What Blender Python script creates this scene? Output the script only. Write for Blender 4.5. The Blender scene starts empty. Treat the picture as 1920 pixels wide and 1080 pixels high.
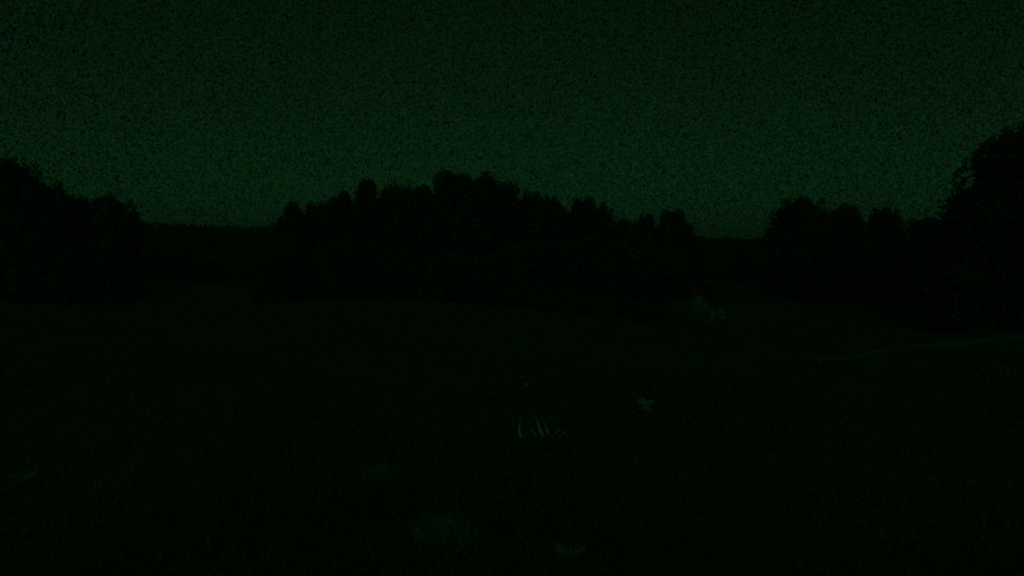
import bpy, math, random
import numpy as np

random.seed(7)
RNG = np.random.default_rng(11)
SC = bpy.context.scene
COL = SC.collection

# ------------------------------------------------------------------ camera
CAM_H = 5.0
FPX = 1507.0                      # focal length in pixels of a 1920 wide picture
PITCH = math.atan(88.0 / FPX)     # horizon a little above the middle
cam_d = bpy.data.cameras.new('camera')
cam_d.sensor_width = 36.0
cam_d.lens = 36.0 * FPX / 1920.0
cam_d.clip_start = 0.1
cam_d.clip_end = 9000.0
cam = bpy.data.objects.new('camera', cam_d)
COL.objects.link(cam)
cam.location = (0, 0, CAM_H)
cam.rotation_euler = (math.pi / 2 - PITCH, 0, 0)
SC.camera = cam

# ------------------------------------------------------------------ grey light before day, brighter behind the camera
SUN_EL = math.radians(28.0)
SUN_ROT = math.radians(180.0)
SKY_STRENGTH = 0.0021
FILL_STRENGTH = 0.11
world = bpy.data.worlds.new('World')
SC.world = world
world.use_nodes = True
wn, wl = world.node_tree.nodes, world.node_tree.links
wn.clear()
w_out = wn.new('ShaderNodeOutputWorld')
w_bg = wn.new('ShaderNodeBackground')
w_sky = wn.new('ShaderNodeTexSky')
w_sky.sky_type = 'NISHITA'
w_sky.sun_disc = False
w_sky.sun_elevation = SUN_EL
w_sky.sun_rotation = SUN_ROT
w_sky.altitude = 100
w_sky.air_density = 1.0
w_sky.dust_density = 1.5
w_sky.ozone_density = 1.0
w_bw = wn.new('ShaderNodeRGBToBW')
w_co = wn.new('ShaderNodeTexCoord')
# fine noise imitating camera grain, put into the whole dome: brightness and a drift between green and teal
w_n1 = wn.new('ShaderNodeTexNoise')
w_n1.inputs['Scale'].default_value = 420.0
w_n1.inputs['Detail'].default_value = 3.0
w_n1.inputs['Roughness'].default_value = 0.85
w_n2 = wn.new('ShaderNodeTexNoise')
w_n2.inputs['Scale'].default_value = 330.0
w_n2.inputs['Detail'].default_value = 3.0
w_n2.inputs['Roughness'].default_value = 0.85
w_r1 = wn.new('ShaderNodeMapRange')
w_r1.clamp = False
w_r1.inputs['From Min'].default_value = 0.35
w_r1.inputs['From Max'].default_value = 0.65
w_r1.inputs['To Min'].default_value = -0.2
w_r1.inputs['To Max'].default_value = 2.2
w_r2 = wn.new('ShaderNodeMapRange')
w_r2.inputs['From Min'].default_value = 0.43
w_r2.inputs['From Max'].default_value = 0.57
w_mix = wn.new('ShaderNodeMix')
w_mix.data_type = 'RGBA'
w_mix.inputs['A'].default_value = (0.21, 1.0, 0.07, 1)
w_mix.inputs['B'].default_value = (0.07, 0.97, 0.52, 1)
w_m1 = wn.new('ShaderNodeMath')
w_m1.operation = 'MULTIPLY'
w_m2 = wn.new('ShaderNodeVectorMath')
w_m2.operation = 'SCALE'
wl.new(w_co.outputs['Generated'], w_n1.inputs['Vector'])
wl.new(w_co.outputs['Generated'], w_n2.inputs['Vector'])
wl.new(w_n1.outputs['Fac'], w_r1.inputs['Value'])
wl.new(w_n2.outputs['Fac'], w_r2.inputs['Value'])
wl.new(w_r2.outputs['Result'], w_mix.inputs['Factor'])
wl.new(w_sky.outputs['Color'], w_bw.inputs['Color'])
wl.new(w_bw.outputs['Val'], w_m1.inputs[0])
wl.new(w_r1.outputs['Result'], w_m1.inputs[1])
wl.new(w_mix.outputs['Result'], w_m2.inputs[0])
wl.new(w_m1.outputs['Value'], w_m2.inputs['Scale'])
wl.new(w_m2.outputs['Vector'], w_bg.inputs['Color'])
w_bg.inputs['Strength'].default_value = SKY_STRENGTH
wl.new(w_bg.outputs['Background'], w_out.inputs['Surface'])

# wide soft lamp added to brighten the meadow; no such source in view
fill_sun_d = bpy.data.lights.new('fill_sun', 'SUN')
fill_sun_d.energy = FILL_STRENGTH
fill_sun_d.angle = math.radians(60.0)
fill_sun_d.color = (0.14, 1.0, 0.34)
fill_sun = bpy.data.objects.new('fill_sun', fill_sun_d)
COL.objects.link(fill_sun)
fill_sun.rotation_euler = (math.pi / 2 - SUN_EL, 0, 0)   # shines from behind the camera, down and forward

# ------------------------------------------------------------------ picture settings
SC.view_settings.view_transform = 'Standard'
SC.view_settings.look = 'None'
SC.view_settings.exposure = 0.0
SC.view_settings.gamma = 1.0
SC.view_settings.use_curve_mapping = False
SC.render.dither_intensity = 2.0
SC.render.engine = 'CYCLES'
SC.cycles.use_denoising = False
SC.cycles.filter_width = 2.1        # the soft little lens of a weather-worn camera
SC.cycles.max_bounces = 3
SC.cycles.diffuse_bounces = 2
SC.cycles.use_adaptive_sampling = False


# ------------------------------------------------------------------ geometry helpers
def H(x, y):
    """ground height of the meadow, in metres"""
    x = np.asarray(x, float)
    y = np.asarray(y, float)
    h = (0.16 * np.sin(x * 0.21 + 1.3) * np.sin(y * 0.17 + 0.4)
         + 0.10 * np.sin(x * 0.093 - y * 0.12 + 2.0)
         + 0.05 * np.sin(x * 0.55 + 0.7) * np.sin(y * 0.61 + 2.2))
    return h * np.clip(y / 12.0, 0.3, 1.0)


def ray(px, py):
    u = (px - 960.0) / FPX
    v = (540.0 - py) / FPX
    return u, math.cos(PITCH) + v * math.sin(PITCH), -math.sin(PITCH) + v * math.cos(PITCH)


def ground(px, py):
    """meadow point that the photograph shows at a pixel"""
    dx, dy, dz = ray(px, py)
    t = CAM_H / -dz
    for _ in range(4):
        t = (CAM_H - float(H(dx * t, dy * t))) / -dz
    return dx * t, dy * t


def above(px, py, dist):
    """x and z of a point at a pixel, a given distance away"""
    dx, dy, dz = ray(px, py)
    t = dist / dy
    return dx * t, CAM_H + dz * t


def mesh_np(name, verts, faces):
    """mesh from arrays, all faces with the same number of corners"""
    verts = np.asarray(verts, np.float32)
    faces = np.asarray(faces, np.int32)
    n = faces.shape[1]
    me = bpy.data.meshes.new(name)
    me.vertices.add(len(verts))
    me.vertices.foreach_set('co', verts.ravel())
    me.loops.add(faces.size)
    me.loops.foreach_set('vertex_index', faces.ravel())
    me.polygons.add(len(faces))
    me.polygons.foreach_set('loop_start', np.arange(0, faces.size, n, dtype=np.int32))
    me.polygons.foreach_set('loop_total', np.full(len(faces), n, np.int32))
    me.update(calc_edges=True)
    return me


def obj(name, me, mat, parent=None):
    o = bpy.data.objects.new(name, me)
    COL.objects.link(o)
    if mat is not None and not me.materials:
        me.materials.append(mat)
    if parent is not None:
        o.parent = parent
    return o


def thing(name, label, cat, loc, group=None, rotz=0.0):
    o = bpy.data.objects.new(name, None)
    COL.objects.link(o)
    o.empty_display_size = 0.2
    o.location = loc
    o.rotation_euler = (0, 0, rotz)
    o['label'] = label
    o['category'] = cat
    if group:
        o['group'] = group
    return o


def tubes(paths, sides=7):
    """tapered tubes: each path is a list of (x, y, z, r)"""
    V, F = [], []
    for p in paths:
        p = np.asarray(p, float)
        base = len(V)
        n = len(p)
        for i in range(n):
            d = p[min(i + 1, n - 1), :3] - p[max(i - 1, 0), :3]
            d /= np.linalg.norm(d) + 1e-9
            a = np.cross(d, (0.31, 0.94, 0.12))
            a /= np.linalg.norm(a) + 1e-9
            b = np.cross(d, a)
            for k in range(sides):
                t = 2 * math.pi * k / sides
                V.append(p[i, :3] + p[i, 3] * (a * math.cos(t) + b * math.sin(t)))
        for i in range(n - 1):
            for k in range(sides):
                k2 = (k + 1) % sides
                F.append((base + i * sides + k, base + i * sides + k2,
                          base + (i + 1) * sides + k2, base + (i + 1) * sides + k))
    return np.array(V), np.array(F)


def leaf_quads(P, size, rng, flat=0.0, aspect=0.6):
    """one diamond leaf spray at each point, random tilt"""
    n = len(P)
    a = rng.normal(size=(n, 3))
    a /= np.linalg.norm(a, axis=1)[:, None]
    b = rng.normal(size=(n, 3))
    b[:, 2] *= 1.0 - flat
    b -= a * (a * b).sum(1)[:, None]
    b /= np.linalg.norm(b, axis=1)[:, None] + 1e-9
    s = (size * rng.uniform(0.55, 1.35, n))[:, None]
    w = s * aspect
    c = np.cross(a, b) * s * 0.16
    V = np.stack([P - a * s * 0.5, P + b * w * 0.5 + c, P + a * s * 0.5, P - b * w * 0.5 + c], 1).reshape(-1, 3)
    F = np.arange(4 * n).reshape(n, 4)
    return V, F


# ------------------------------------------------------------------ materials
def material(name, c1, c2, scale=6.0, rough=0.8, island=0.35, bump=0.0, coord='Object', thin=0.0):
    m = bpy.data.materials.new(name)
    m.use_nodes = True
    nt = m.node_tree
    b = nt.nodes['Principled BSDF']
    b.inputs['Roughness'].default_value = rough
    b.inputs['Specular IOR Level'].default_value = 0.25
    co = nt.nodes.new('ShaderNodeTexCoord')
    no = nt.nodes.new('ShaderNodeTexNoise')
    no.inputs['Scale'].default_value = scale
    no.inputs['Detail'].default_value = 5.0
    no.inputs['Roughness'].default_value = 0.65
    nt.links.new(co.outputs[coord], no.inputs['Vector'])
    mr = nt.nodes.new('ShaderNodeMapRange')
    mr.inputs['From Min'].default_value = 0.3
    mr.inputs['From Max'].default_value = 0.7
    nt.links.new(no.outputs['Fac'], mr.inputs['Value'])
    mx = nt.nodes.new('ShaderNodeMix')
    mx.data_type = 'RGBA'
    mx.inputs['A'].default_value = (*c1, 1)
    mx.inputs['B'].default_value = (*c2, 1)
    nt.links.new(mr.outputs['Result'], mx.inputs['Factor'])
    last = mx.outputs['Result']
    if island:
        ge = nt.nodes.new('ShaderNodeNewGeometry')
        ir = nt.nodes.new('ShaderNodeMapRange')
        ir.inputs['To Min'].default_value = 1.0 - island
        ir.inputs['To Max'].default_value = 1.0 + island
        nt.links.new(ge.outputs['Random Per Island'], ir.inputs['Value'])
        vm = nt.nodes.new('ShaderNodeVectorMath')
        vm.operation = 'SCALE'
        nt.links.new(last, vm.inputs[0])
        nt.links.new(ir.outputs['Result'], vm.inputs['Scale'])
        last = vm.outputs['Vector']
    nt.links.new(last, b.inputs['Base Color'])
    if thin:
        tr = nt.nodes.new('ShaderNodeBsdfTranslucent')
        ms = nt.nodes.new('ShaderNodeMixShader')
        ms.inputs['Fac'].default_value = thin
        nt.links.new(last, tr.inputs['Color'])
        nt.links.new(b.outputs['BSDF'], ms.inputs[1])
        nt.links.new(tr.outputs['BSDF'], ms.inputs[2])
        nt.links.new(ms.outputs['Shader'], nt.nodes['Material Output'].inputs['Surface'])
    if bump:
        bu = nt.nodes.new('ShaderNodeBump')
        bu.inputs['Strength'].default_value = bump
        bu.inputs['Distance'].default_value = 0.05
        nt.links.new(no.outputs['Fac'], bu.inputs['Height'])
        nt.links.new(bu.outputs['Normal'], b.inputs['Normal'])
    return m


M = {
    'soil': material('meadow_soil', (0.05, 0.06, 0.03), (0.10, 0.13, 0.05), 1.2, 0.95, 0, 0.5),
    'grass': material('meadow_grass', (0.065, 0.10, 0.032), (0.12, 0.175, 0.06), 0.16, 0.7, 0.28, thin=0.4),
    'tussock': material('tussock_blades', (0.14, 0.24, 0.08), (0.24, 0.36, 0.13), 2.0, 0.65, 0.28, thin=0.4),
    'path': material('trodden_path', (0.09, 0.12, 0.05), (0.18, 0.21, 0.10), 1.5, 0.95, 0, 0.4),
    'bark': material('bark', (0.06, 0.05, 0.04), (0.11, 0.09, 0.07), 9.0, 0.95, 0, 0.8),
    'leaf_oak': material('leaves_dark', (0.055, 0.090, 0.032), (0.075, 0.120, 0.045), 0.8, 0.7, 0.28, thin=0.4),
    'leaf_ash': material('leaves_mid', (0.062, 0.098, 0.035), (0.080, 0.120, 0.048), 0.8, 0.7, 0.28, thin=0.4),
    'leaf_thorn': material('leaves_scrub', (0.058, 0.092, 0.034), (0.078, 0.118, 0.044), 1.0, 0.75, 0.28, thin=0.4),
    'far': material('far_wood_leaves', (0.035, 0.055, 0.022), (0.055, 0.08, 0.03), 0.1, 0.8, 0.28, thin=0.4),
    'pale': material('bleached_stalk', (0.30, 0.36, 0.30), (0.52, 0.56, 0.50), 8.0, 0.8, 0.15),
    'blossom': material('white_blossom', (0.45, 0.50, 0.44), (0.65, 0.68, 0.62), 8.0, 0.7, 0.2),
    'felt': material('pale_felted_leaf', (0.20, 0.26, 0.17), (0.34, 0.40, 0.28), 6.0, 0.9, 0.2),
}

# ------------------------------------------------------------------ ground: one sheet out to the horizon
def axis(lo, hi, fine_lo, fine_hi, step, grow=1.18):
    a = list(np.arange(fine_lo, fine_hi + 1e-6, step))
    s = step
    while a[-1] < hi:
        s *= grow
        a.append(min(a[-1] + s, hi))
    s = step
    while a[0] > lo:
        s *= grow
        a.insert(0, max(a[0] - s, lo))
    return np.array(a)


gx = axis(-4000, 4000, -45, 45, 0.9)
gy = axis(-400, 7000, 0, 90, 0.9)
XX, YY = np.meshgrid(gx, gy)
fade = np.clip(1.0 - (np.hypot(XX, YY) - 150.0) / 200.0, 0, 1)
ZZ = H(XX, YY) * fade
nx, ny = len(gx), len(gy)
idx = np.arange(nx * ny).reshape(ny, nx)
F = np.stack([idx[:-1, :-1], idx[:-1, 1:], idx[1:, 1:], idx[1:, :-1]], -1).reshape(-1, 4)
g = obj('ground', mesh_np('ground', np.stack([XX, YY, ZZ], -1).reshape(-1, 3), F), M['soil'])
g['kind'] = 'structure'
g.data.polygons.foreach_set('use_smooth', np.ones(len(F), bool))

# trodden path across the meadow
path_px = [(1230, 679), (1290, 677), (1430, 676), (1600, 672),
           (1720, 652), (1850, 638), (2050, 626), (2300, 615)]
ctrl = np.array([ground(*p) for p in path_px])
tt = np.linspace(0, len(ctrl) - 1, 260)
cx = np.interp(tt, np.arange(len(ctrl)), ctrl[:, 0])
cy = np.interp(tt, np.arange(len(ctrl)), ctrl[:, 1])
k = np.ones(15) / 15
cx[7:-7] = np.convolve(cx, k, 'valid')
cy[7:-7] = np.convolve(cy, k, 'valid')
dx, dy = np.gradient(cx), np.gradient(cy)
ln = np.hypot(dx, dy)
nxn, nyn = -dy / ln, dx / ln
wob = 0.36 + 0.55 * np.clip((cx - 11) / 6, 0, 1) + 0.08 * np.sin(tt * 9.1) + 0.06 * np.sin(tt * 23.0 + 1)
wob *= np.clip(tt / 2.0, 0.05, 1)      # grown over at its near end
rows = []
for s in np.linspace(-1, 1, 5):
    px_, py_ = cx + nxn * wob * s, cy + nyn * wob * s
    rows.append(np.stack([px_, py_, H(px_, py_) + 0.03 - 0.012 * abs(s)], -1))
V = np.stack(rows, 1).reshape(-1, 3)
ii = np.arange(260 * 5).reshape(260, 5)
F = np.stack([ii[:-1, :-1], ii[:-1, 1:], ii[1:, 1:], ii[1:, :-1]], -1).reshape(-1, 4)
p = obj('path', mesh_np('path', V, F), M['path'])
p['kind'] = 'structure'


# ------------------------------------------------------------------ meadow grass (uncountable)
def blades(P, height, width, lean, rng):
    """bent two-segment blades at P"""
    n = len(P)
    az = rng.uniform(0, 2 * np.pi, n)
    la = rng.uniform(0, 2 * np.pi, n)
    hh = height * rng.uniform(0.5, 1.3, n)
    ww = width * rng.uniform(0.6, 1.3, n)
    le = lean * rng.uniform(0.2, 1.2, n) * hh
    side = np.stack([np.cos(az), np.sin(az), np.zeros(n)], -1) * ww[:, None] * 0.5
    out = np.stack([np.cos(la), np.sin(la), np.zeros(n)], -1) * le[:, None]
    up = np.array([0, 0, 1.0])
    m_ = P + out * 0.35 + up * (hh * 0.6)[:, None]
    t_ = P + out + up * hh[:, None]
    V = np.stack([P - side, P + side, m_ + side * 0.8, m_ - side * 0.8, t_ + side * 0.15, t_ - side * 0.15], 1).reshape(-1, 3)
    b = np.arange(n)[:, None] * 6
    F = np.concatenate([b + np.array([[0, 1, 2, 3]]), b + np.array([[3, 2, 4, 5]])], 0)
    return V, F


def patch_noise(x, y):
    return (np.sin(x * 0.31 + 1.1 * np.sin(y * 0.23)) * np.sin(y * 0.27 + 0.9 * np.sin(x * 0.19 + 1.0))
            + 0.5 * np.sin(x * 0.83 + y * 0.37) * np.sin(y * 0.71 - x * 0.29 + 2.0))


N = 190000
u = RNG.uniform(0, 1, N)
d = 6.0 * (130.0 / 6.0) ** u ** 0.9
th = RNG.uniform(-0.95, 0.95, N)
gxp, gyp = d * np.sin(th), d * np.cos(th)
# clump the blades
cl = RNG.normal(size=(N, 2)) * (0.02 + 0.004 * d)[:, None]
gxp = np.round(gxp / (0.05 * d ** 0.6)) * (0.05 * d ** 0.6) + cl[:, 0]
gyp = gyp + cl[:, 1]
near_path = np.min(np.hypot(gxp[:, None] - cx[None, ::5], gyp[:, None] - cy[None, ::5]), axis=1) < 0.5
keep = ~near_path | (RNG.uniform(size=N) < np.where(gxp > 11.0, 0.08, 0.8))
gxp, gyp, d = gxp[keep], gyp[keep], d[keep]
pn = patch_noise(gxp, gyp)
hgt = (0.20 + 0.10 * pn) * np.clip(1.15 - d / 300, 0.7, 1.2)
P = np.stack([gxp, gyp, H(gxp, gyp) - 0.02], -1)
V, F = blades(P, np.clip(hgt, 0.07, 0.5), 0.013 + 0.0010 * d, 1.1, RNG)
gr = obj('meadow_grass', mesh_np('meadow_grass', V, F), M['grass'])
gr['kind'] = 'stuff'
gr['label'] = 'rough dark meadow grass covering the open ground'
gr['category'] = 'grass'

# broad-leaved herbs growing through the grass
N = 130000
d = 6.0 * (110.0 / 6.0) ** RNG.uniform(0, 1, N) ** 0.9
th = RNG.uniform(-0.95, 0.95, N)
hx, hy = d * np.sin(th), d * np.cos(th)
keep = (patch_noise(hx * 1.7 + 5, hy * 1.7) + 0.6 * patch_noise(hx * 5, hy * 5 + 3) + RNG.normal(size=N) * 0.35 > -0.15)
keep &= np.min(np.hypot(hx[:, None] - cx[None, ::5], hy[:, None] - cy[None, ::5]), axis=1) > 0.45
hx, hy, d = hx[keep], hy[keep], d[keep]
P = np.stack([hx, hy, H(hx, hy) + RNG.uniform(0.02, 0.24, len(hx))], -1)
V, F = leaf_quads(P, 0.05 + 0.0026 * d, RNG, flat=0.7, aspect=0.5)
he = obj('meadow_herbs', mesh_np('meadow_herbs', V, F), M['grass'])
he['kind'] = 'stuff'
he['label'] = 'low broad-leaved herbs growing through the meadow grass'
he['category'] = 'herbs'

# ------------------------------------------------------------------ far wood on the skyline (one mass)
P = []
for ang in np.arange(-0.95, 0.95, 0.0065):
    dist = 300 + 18 * math.sin(ang * 37) + random.uniform(-12, 12)
    px = 960 + FPX * math.tan(ang)
    if px < 900:
        top = np.interp(px, [-400, 250, 300, 400, 480, 520, 900], [412, 413, 415, 421, 424, 419, 425])
    else:
        top = np.interp(px, [900, 1300, 1330, 1440, 1700, 2400], [425, 440, 446, 447, 440, 425])
    z_top = above(px, top, dist)[1] + random.uniform(-0.3, 0.2)
    rx = random.uniform(2.2, 3.4)
    c = np.array([dist * math.tan(ang), dist, 0.0])
    n = 420
    q = RNG.normal(size=(n, 3))
    q /= np.linalg.norm(q, axis=1)[:, None]
    q *= RNG.uniform(0.3, 1, (n, 1)) ** 0.4
    P.append(c + q * np.array([rx, rx, z_top * 0.5]) + np.array([0, 0, z_top * 0.5]))
P = np.concatenate(P)
P[:, 2] = np.maximum(P[:, 2], 0.2)
V, F = leaf_quads(P, 1.0, RNG, aspect=0.8)
fw = obj('distant_wood', mesh_np('distant_wood', V, F), M['far'])
fw['kind'] = 'stuff'
fw['label'] = 'low dark line of distant woodland along the skyline'
fw['category'] = 'woodland'


# ------------------------------------------------------------------ trees
def crown_points(n, nl, rng, base=0.9):
    """points in a full, lumpy domed crown: x, y in -1..1, z in 0..1"""
    def dome(m):
        z = rng.uniform(0, 1, m)
        prof = np.where(z > 0.38, (1 - (np.maximum(z - 0.38, 0) / 0.62) ** 2.0) ** 0.5, base + (1 - base) * z / 0.38)
        a = rng.uniform(0, 2 * np.pi, m)
        return z, prof, a
    # body of the crown, mostly near its skin
    m = int(n * 0.55)
    z, prof, a = dome(int(m * 2.2))
    keep = rng.uniform(size=len(z)) < prof + 0.15
    z, prof, a = z[keep][:m], prof[keep][:m], a[keep][:m]
    r = prof * 0.88 * rng.uniform(0.05, 1, len(z)) ** 0.45
    P = [np.stack([r * np.cos(a), r * np.sin(a), z * 0.93], -1)]
    # lumps of foliage standing out of it
    z, prof, a = dome(nl)
    R = rng.uniform(0.13, 0.27, nl)
    C = np.stack([(prof - R * 0.75) * np.cos(a), (prof - R * 0.75) * np.sin(a), np.minimum(z, 0.97 - R * 0.6)], -1)
    m = n - len(P[0])
    k = rng.choice(nl, size=m, p=R ** 2 / (R ** 2).sum())
    q = rng.normal(size=(m, 3))
    q /= np.linalg.norm(q, axis=1)[:, None]
    q *= rng.uniform(0.2, 1.0, (m, 1)) ** 0.4
    P.append(C[k] + q * R[k][:, None] * np.array([1, 1, 0.7]))
    P = np.concatenate(P) + rng.normal(size=(n, 3)) * 0.01
    P[:, 0] /= np.percentile(np.abs(P[:, 0]), 99.0)
    P[:, 1] /= np.percentile(np.abs(P[:, 1]), 99.0)
    z0, z1 = np.percentile(P[:, 2], [0.5, 99.7])
    P[:, 2] = (P[:, 2] - z0) / (z1 - z0)
    return P


def tree(name, label, px, top, hw, dist, leaf, cat='tree', group=None, n=None, seed=0, low=0.9, lsize=0.32, cone=0.0):
    rng = np.random.default_rng(1000 + seed)
    x, z_top = above(px, top, dist)
    r = hw * 1.18 / FPX * dist
    zb = float(H(x, dist))
    h = z_top - zb
    root = thing(name, label, cat, (x, dist, zb - 0.03), group)
    low = min(low, h * 0.25)
    ry = min(r, 3.2 + 0.2 * r)
    if n is None:
        n = int(np.clip(300 * r * h * (0.30 / lsize) ** 2 * 1.5, 3500, 20000))
    P = crown_points(n, int(14 + 6 * r), rng)
    shrink = 1 - cone * P[:, 2:3]
    P[:, :2] *= shrink
    P = P * np.array([r, ry, h - low]) + np.array([0, 0, low])
    # trunk and limbs
    tr = 0.035 * h ** 1.1 * 0.75
    pts = []
    for i in range(7):
        t = i / 6
        pts.append((0.12 * r * math.sin(2.2 * t + seed), 0.1 * r * math.sin(1.7 * t + seed * 2), t * h * 0.78,
                    max(tr * (1 - t) ** 0.8 * (1.25 if i == 0 else 1), 0.02)))
    paths = [pts]
    nb = 7
    for i in range(nb):
        t0 = 0.18 + 0.55 * i / nb
        a = i * 2.4 + seed
        b0 = np.array([0.12 * r * math.sin(2.2 * t0 + seed), 0.1 * r * math.sin(1.7 * t0 + seed * 2), t0 * h * 0.78])
        L = r * (0.85 - 0.4 * t0)
        e = b0 + np.array([math.cos(a) * L, math.sin(a) * min(L, ry), h * 0.17])
        m_ = (b0 + e) / 2 + np.array([0, 0, -0.03 * h])
        r0 = tr * 0.45 * (1 - t0 * 0.5)
        paths.append([(*b0, r0), (*m_, r0 * 0.6), (*e, 0.015)])
    V, F = tubes(paths, 7)
    obj('trunk', mesh_np('trunk', V, F), M['bark'], root)
    V, F = leaf_quads(P, lsize, rng)
    obj('crown', mesh_np('crown', V, F), M[leaf], root)
    return root


GROVE = 'trees of the central grove'
TREES = [
    # label, px, top, half width, distance, leaf, options
    ('tall flat-topped tree towering over its stepped shoulder neighbour at the meadow edge', 18, 302, 66, 70, 'leaf_oak', {}),
    ('stepped shoulder tree pressed against the tall flat-topped tree', 82, 342, 40, 68, 'leaf_oak', {}),
    ('broad low rounded tree beside the open skyline gap, shorter than the flat-topped tree', 198, 369, 52, 72, 'leaf_ash', {}),
    ('small filler tree between the stepped shoulder tree and the broad rounded one', 138, 372, 32, 76, 'leaf_ash', {}),
    ('scrubby small tree at the low end of the central grove by the skyline gap', 553, 382, 44, 78, 'leaf_thorn', dict(cone=0.5)),
    ('low even-topped tree next to the scrubby end tree of the grove', 600, 382, 38, 80, 'leaf_thorn', {}),
    ('sloping tree rising towards the knob-topped tree of the grove', 642, 361, 34, 80, 'leaf_ash', dict(cone=0.2)),
    ('tree with a small knob-like top in the central grove', 684, 339, 36, 78, 'leaf_oak', dict(cone=0.35)),
    ('flat rounded tree between the knob-topped tree and the highest dome', 741, 350, 44, 80, 'leaf_ash', {}),
    ('level-topped tree leaning against the highest dome of the grove', 790, 349, 40, 82, 'leaf_oak', {}),
    ('highest tree of the central grove with a wide domed crown', 868, 325, 70, 78, 'leaf_oak', {}),
    ('second dome shouldering the highest tree of the grove', 947, 343, 40, 80, 'leaf_oak', dict(cone=0.1)),
    ('descending tree below the second dome of the grove', 993, 364, 38, 80, 'leaf_ash', {}),
    ('small separate knob of a tree beyond the descending grove trees', 1041, 370, 26, 82, 'leaf_thorn', {}),
    ('twin-lobed tree near the thinning end of the grove', 1092, 372, 32, 80, 'leaf_ash', {}),
    ('lower lobe tree joined to the twin-lobed tree', 1130, 384, 24, 82, 'leaf_ash', dict(cone=0.2)),
    ('squat tree in the low saddle of the thinning grove', 1170, 413, 40, 86, 'leaf_thorn', {}),
    ('little pointed tree between the low saddle and the last round tree', 1208, 403, 28, 86, 'leaf_thorn', dict(cone=0.3)),
    ('last round tree of the grove before the deepest gap in the skyline', 1264, 396, 38, 84, 'leaf_oak', {}),
    ('steep-sided round tree standing across the deepest skyline gap from the grove', 1504, 373, 54, 76, 'leaf_oak', {}),
    ('square-shouldered tree next to the steep-sided round tree', 1585, 385, 36, 78, 'leaf_oak', {}),
    ('small peaked tree with a notch of sky beside it', 1661, 391, 38, 78, 'leaf_ash', dict(cone=0.3)),
    ('low wide tree filling in under the biggest tree and the peaked tree', 1738, 409, 46, 76, 'leaf_thorn', {}),
]
for i, (label, px, top, hw, dist, leaf, kw) in enumerate(TREES):
    tree('broadleaf_tree', label, px, top, hw, dist, leaf, seed=i, low=0.7, **kw)
# the biggest one, nearer than the rest
tree('broadleaf_tree', 'biggest and nearest broadleaf tree with a massive crown sloping down in steps', 2016, 221, 200, 46,
     'leaf_oak', seed=40, cone=0.24, n=52000, low=0.8, lsize=0.30)
tree('broadleaf_tree', 'bushy tree clinging to the foot of the biggest tree', 1806, 366, 36, 50, 'leaf_ash', seed=41, low=0.5, lsize=0.26, cone=0.15)

# scrub along the foot of the trees, told apart by the tree it grows under
FOOT = {0: 'the tall flat-topped tree', 1: 'the stepped shoulder tree', 2: 'the broad low rounded tree', 3: 'the small filler tree',
        4: 'the scrubby end tree', 5: 'the low even-topped tree', 6: 'the sloping tree', 7: 'the knob-topped tree',
        8: 'the flat rounded tree', 9: 'the level-topped tree', 10: 'the highest dome tree', 11: 'the second dome tree',
        12: 'the descending tree', 13: 'the small separate knob tree', 14: 'the twin-lobed tree', 15: 'the lower lobe tree',
        16: 'the squat saddle tree', 17: 'the little pointed tree', 18: 'the last round tree', 19: 'the steep-sided round tree',
        20: 'the square-shouldered tree', 21: 'the small peaked tree', 22: 'the low wide tree', 23: 'the biggest tree'}
TPX = [t[1] for t in TREES] + [1930]
for i in range(34):
    px = -60 + i * 62 + random.uniform(-18, 18)
    j = int(np.argmin([abs(px - q) for q in TPX]))
    label = 'low dark scrub bush at the foot of ' + FOOT[j]
    if 250 < px < 500 or 1310 < px < 1430:
        top, dist = random.uniform(458, 466), random.uniform(92, 110)
        label = ('low far scrub bush in the wide skyline gap beside the broad rounded tree' if px < 900
                 else 'low far scrub bush in the deepest skyline gap')
    elif px > 1780:
        top, dist = random.uniform(455, 500), random.uniform(44, 50)
    else:
        top, dist = random.uniform(440, 478), random.uniform(64, 72)
    tree('scrub_bush', label, px, top, random.uniform(34, 58), dist,
         'leaf_thorn', 'bush', label.replace('low ', '').replace('scrub bush', 'scrub bushes'), seed=100 + i, low=0.1, lsize=0.30, n=3200)
# a darker bank of bramble reaching out into the meadow
for i, (px, py, hw, tp, what) in enumerate([
        (985, 578, 40, 540, 'innermost bramble bush of the bank, nearest the grove'),
        (1060, 586, 48, 545, 'widest bramble bush of the bank, next to the innermost one'),
        (1140, 592, 46, 552, 'bramble bush between the widest one and the last one of the bank'),
        (1215, 600, 42, 560, 'last bramble bush of the bank, towards the pale blossoming shrub')]):
    x, y = ground(px, py)
    tree('bramble_bush', what, px, tp, hw, y, 'leaf_thorn', 'bush',
         'bramble bank in front of the grove', seed=200 + i, low=0.05, lsize=0.16, n=2200)


# ------------------------------------------------------------------ small pale plants in the meadow
def strip_blade(pts, width, taper=0.2):
    """ribbon leaf along points, folded a little down its middle"""
    pts = np.asarray(pts, float)
    n = len(pts)
    V, F = [], []
    for i in range(n):
        t = i / (n - 1)
        d_ = pts[min(i + 1, n - 1)] - pts[max(i - 1, 0)]
        s = np.cross(d_, (0.15, -1, 0.1))
        s /= np.linalg.norm(s) + 1e-9
        w = width * (0.55 + 0.45 * math.sin(math.pi * min(t + 0.25, 1))) * (1 - (1 - taper) * t ** 2.5) * 0.5
        V += [pts[i] - s * w, pts[i] + np.array([0, 0.25 * w, 0]), pts[i] + s * w]
        if i:
            b = 3 * i
            F += [(b - 3, b - 2, b + 1, b), (b - 2, b - 1, b + 2, b + 1)]
    return mesh_np('blade', V, F)


def at_ground(px, py):
    x, y = ground(px, py)
    return x, y, float(H(x, y))


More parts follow.
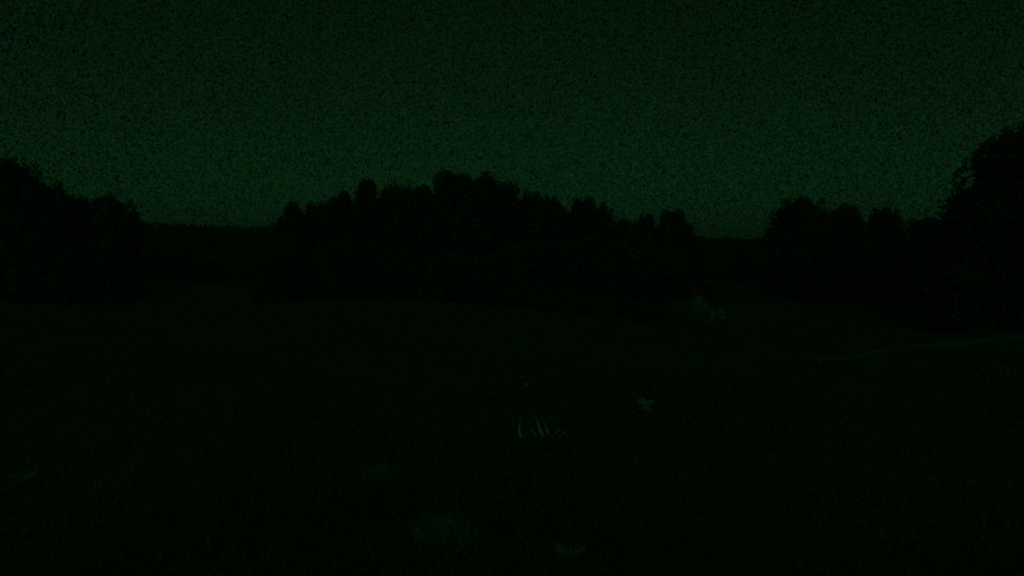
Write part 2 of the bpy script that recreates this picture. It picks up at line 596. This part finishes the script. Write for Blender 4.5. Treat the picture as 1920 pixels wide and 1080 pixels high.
# clump of pale curved stalks
x, y, z = at_ground(1010, 822)
root = thing('dead_stalk_clump', 'clump of pale bleached stalks curving up out of the dark grass', 'dead plant', (x, y, z))
s = y / FPX * 1.02
for (x0, z0, xm, zm, x1, z1, w) in [
        (-30, 0, -41, 16, -33, 34, 0.040), (-28, 0, -34, 6, -20, 10, 0.03), (8, 0, 2, 20, -6, 42, 0.038),
        (14, 0, 4, 16, -2, 26, 0.030), (22, 0, 15, 18, 8, 36, 0.032), (24, 2, 30, 12, 42, 20, 0.03),
        (34, 0, 42, 12, 56, 16, 0.03), (0, 0, -8, 10, -16, 22, 0.024)]:
    t = np.linspace(0, 1, 7)[:, None]
    a, b, c = np.array([x0, 0, z0 - 3]), np.array([xm, random.uniform(-6, 6), zm]), np.array([x1, random.uniform(-8, 8), z1])
    pts = ((1 - t) ** 2 * a + 2 * t * (1 - t) * b + t * t * c) * s
    obj('stalk', strip_blade(pts, w * 1.55), M['pale'], root)


def rosette(px, py, label, n, length, width, mat, seed, rise=0.5, name='rosette_plant', cat='plant', group=None, lift=0.03):
    rng = random.Random(seed)
    x, y, z = at_ground(px, py)
    root = thing(name, label, cat, (x, y, z), group)
    if lift > 0.1:
        V, F = tubes([[(0, 0, -0.02, 0.02), (0, 0, lift * 0.6, 0.016), (0, 0, lift, 0.014)]], 6)
        obj('stem', mesh_np('stem', V, F), mat, root)
    for i in range(n):
        a = i * 2.4 + rng.uniform(-0.3, 0.3)
        L = length * rng.uniform(0.6, 1.15)
        el = rise * rng.uniform(0.4, 1.5) * (1 if lift < 0.1 else rng.choice((1, 1, 1.8, -0.5)))
        pts = []
        for j in range(7):
            t = j / 6
            pts.append((math.cos(a) * L * t * (1 - 0.15 * t), math.sin(a) * L * t * (1 - 0.15 * t),
                        L * (math.sin(el) * 1.7 * t - 0.75 * el * t * t) + lift))
        obj('leaf', strip_blade(pts, width * rng.uniform(0.7, 1.2), 0.12), mat, root)
    return root


rosette(1210, 776, 'pale felted star-shaped rosette plant standing alone in the grass', 44, 0.33, 0.050, M['felt'], 3, 0.75, lift=0.22)
rosette(1068, 1058, 'greyish leafy plant close to the lighter green tussock', 60, 0.32, 0.022, M['tussock'], 5, 1.15)
rosette(42, 912, 'pale tufted plant at the meadow margin, away from the other pale plants', 48, 0.40, 0.018, M['tussock'], 8, 1.3)


# pale single flower
x, y, z = at_ground(987, 742)
root = thing('meadow_flower', 'single small white flower head above the grass behind the bleached stalks', 'flower', (x, y, z))
V, F = tubes([[(0, 0, 0, 0.006), (0.01, 0, 0.2, 0.005), (0.02, 0.01, 0.36, 0.004)]], 5)
obj('stem', mesh_np('stem', V, F), M['tussock'], root)
for i in range(8):
    a = i * math.pi / 4
    pts = [(0.02 + math.cos(a) * r_, 0.01 + math.sin(a) * r_, 0.36 + 0.9 * r_ - 3 * r_ * r_) for r_ in (0.004, 0.03, 0.055, 0.075)]
    obj('petal', strip_blade(pts, 0.045, 0.5), M['blossom'], root)


# lighter green tussocks
def tussock(px, py, rad, n, height, label, seed, width=0.018):
    rng = np.random.default_rng(seed)
    x, y, z = at_ground(px, py)
    root = thing('grass_tussock', label, 'tussock', (x, y, z))
    q = rng.normal(size=(n, 2)) * rad * 0.5
    P = np.stack([q[:, 0], q[:, 1], np.zeros(n) - 0.02], -1)
    V, F = blades(P, height, width, 0.9, rng)
    b = obj('blade_tuft', mesh_np('blade_tuft', V, F), M['tussock'], root)
    b['kind'] = 'stuff'
    return root


tussock(828, 1022, 0.46, 900, 0.36, 'largest light green grass tussock near the greyish leafy plant', 1)
tussock(712, 905, 0.36, 500, 0.30, 'small light green tussock by itself in the middle of the meadow', 2)

# blossoming shrub at the end of the bramble bank
x, y = ground(1322, 612)
z = float(H(x, y))
root = thing('blossoming_shrub', 'small shrub with pale blossom standing clear of the bramble bank', 'shrub', (x, y, z))
s = y / FPX
paths = []
tips = [(-16, 50, 0), (-20, 40, 6), (-9, 34, -4), (0, 26, 3), (12, 24, -5), (26, 26, 4), (-10, 18, 5), (4, 12, -6)]
for (tx, tz, ty) in tips:
    paths.append([(0, 0, -0.03, 0.035), (tx * 0.35 * s, ty * 0.4 * s, tz * 0.55 * s, 0.022), (tx * s, ty * s, tz * s, 0.008)])
V, F = tubes(paths, 5)
obj('stem', mesh_np('stem', V, F), M['bark'], root)
rng = np.random.default_rng(77)
P = np.concatenate([np.array([tx, ty, tz]) * s + rng.normal(size=(150, 3)) * np.array([0.19, 0.19, 0.18]) for (tx, tz, ty) in tips])
P[:, 2] = np.maximum(P[:, 2], 0.05)
V, F = leaf_quads(P, 0.13, rng)
obj('foliage', mesh_np('foliage', V, F), M['tussock'], root)
P = np.concatenate([np.array([tx, ty, tz]) * s + rng.normal(size=(30, 3)) * np.array([0.15, 0.15, 0.14]) for (tx, tz, ty) in tips[:6]])
V, F = leaf_quads(P, 0.10, rng, aspect=0.9)
obj('blossom', mesh_np('blossom', V, F), M['blossom'], root)

# ------------------------------------------------------------------ thin haze volume added to lift the dark trees
hb = [(-700, -60), (700, -60), (700, 640), (-700, 640)]
V = [(x_, y_, -1.6) for x_, y_ in hb] + [(x_, y_, 18.0) for x_, y_ in hb]
F = [(0, 3, 2, 1), (4, 5, 6, 7), (0, 1, 5, 4), (1, 2, 6, 5), (2, 3, 7, 6), (3, 0, 4, 7)]
hm = bpy.data.materials.new('lift_haze')
hm.use_nodes = True
hm.node_tree.nodes.clear()
ho = hm.node_tree.nodes.new('ShaderNodeOutputMaterial')
hv = hm.node_tree.nodes.new('ShaderNodeVolumePrincipled')
hv.inputs['Color'].default_value = (0.9, 0.9, 0.9, 1)
hv.inputs['Density'].default_value = 0.0003
hv.inputs['Anisotropy'].default_value = 0.0
hm.node_tree.links.new(hv.outputs['Volume'], ho.inputs['Volume'])
hz = obj('haze', mesh_np('haze', V, F), hm)
hz['kind'] = 'stuff'
hz['label'] = 'thin haze added over the meadow to lighten the dark trees'
hz['category'] = 'haze'
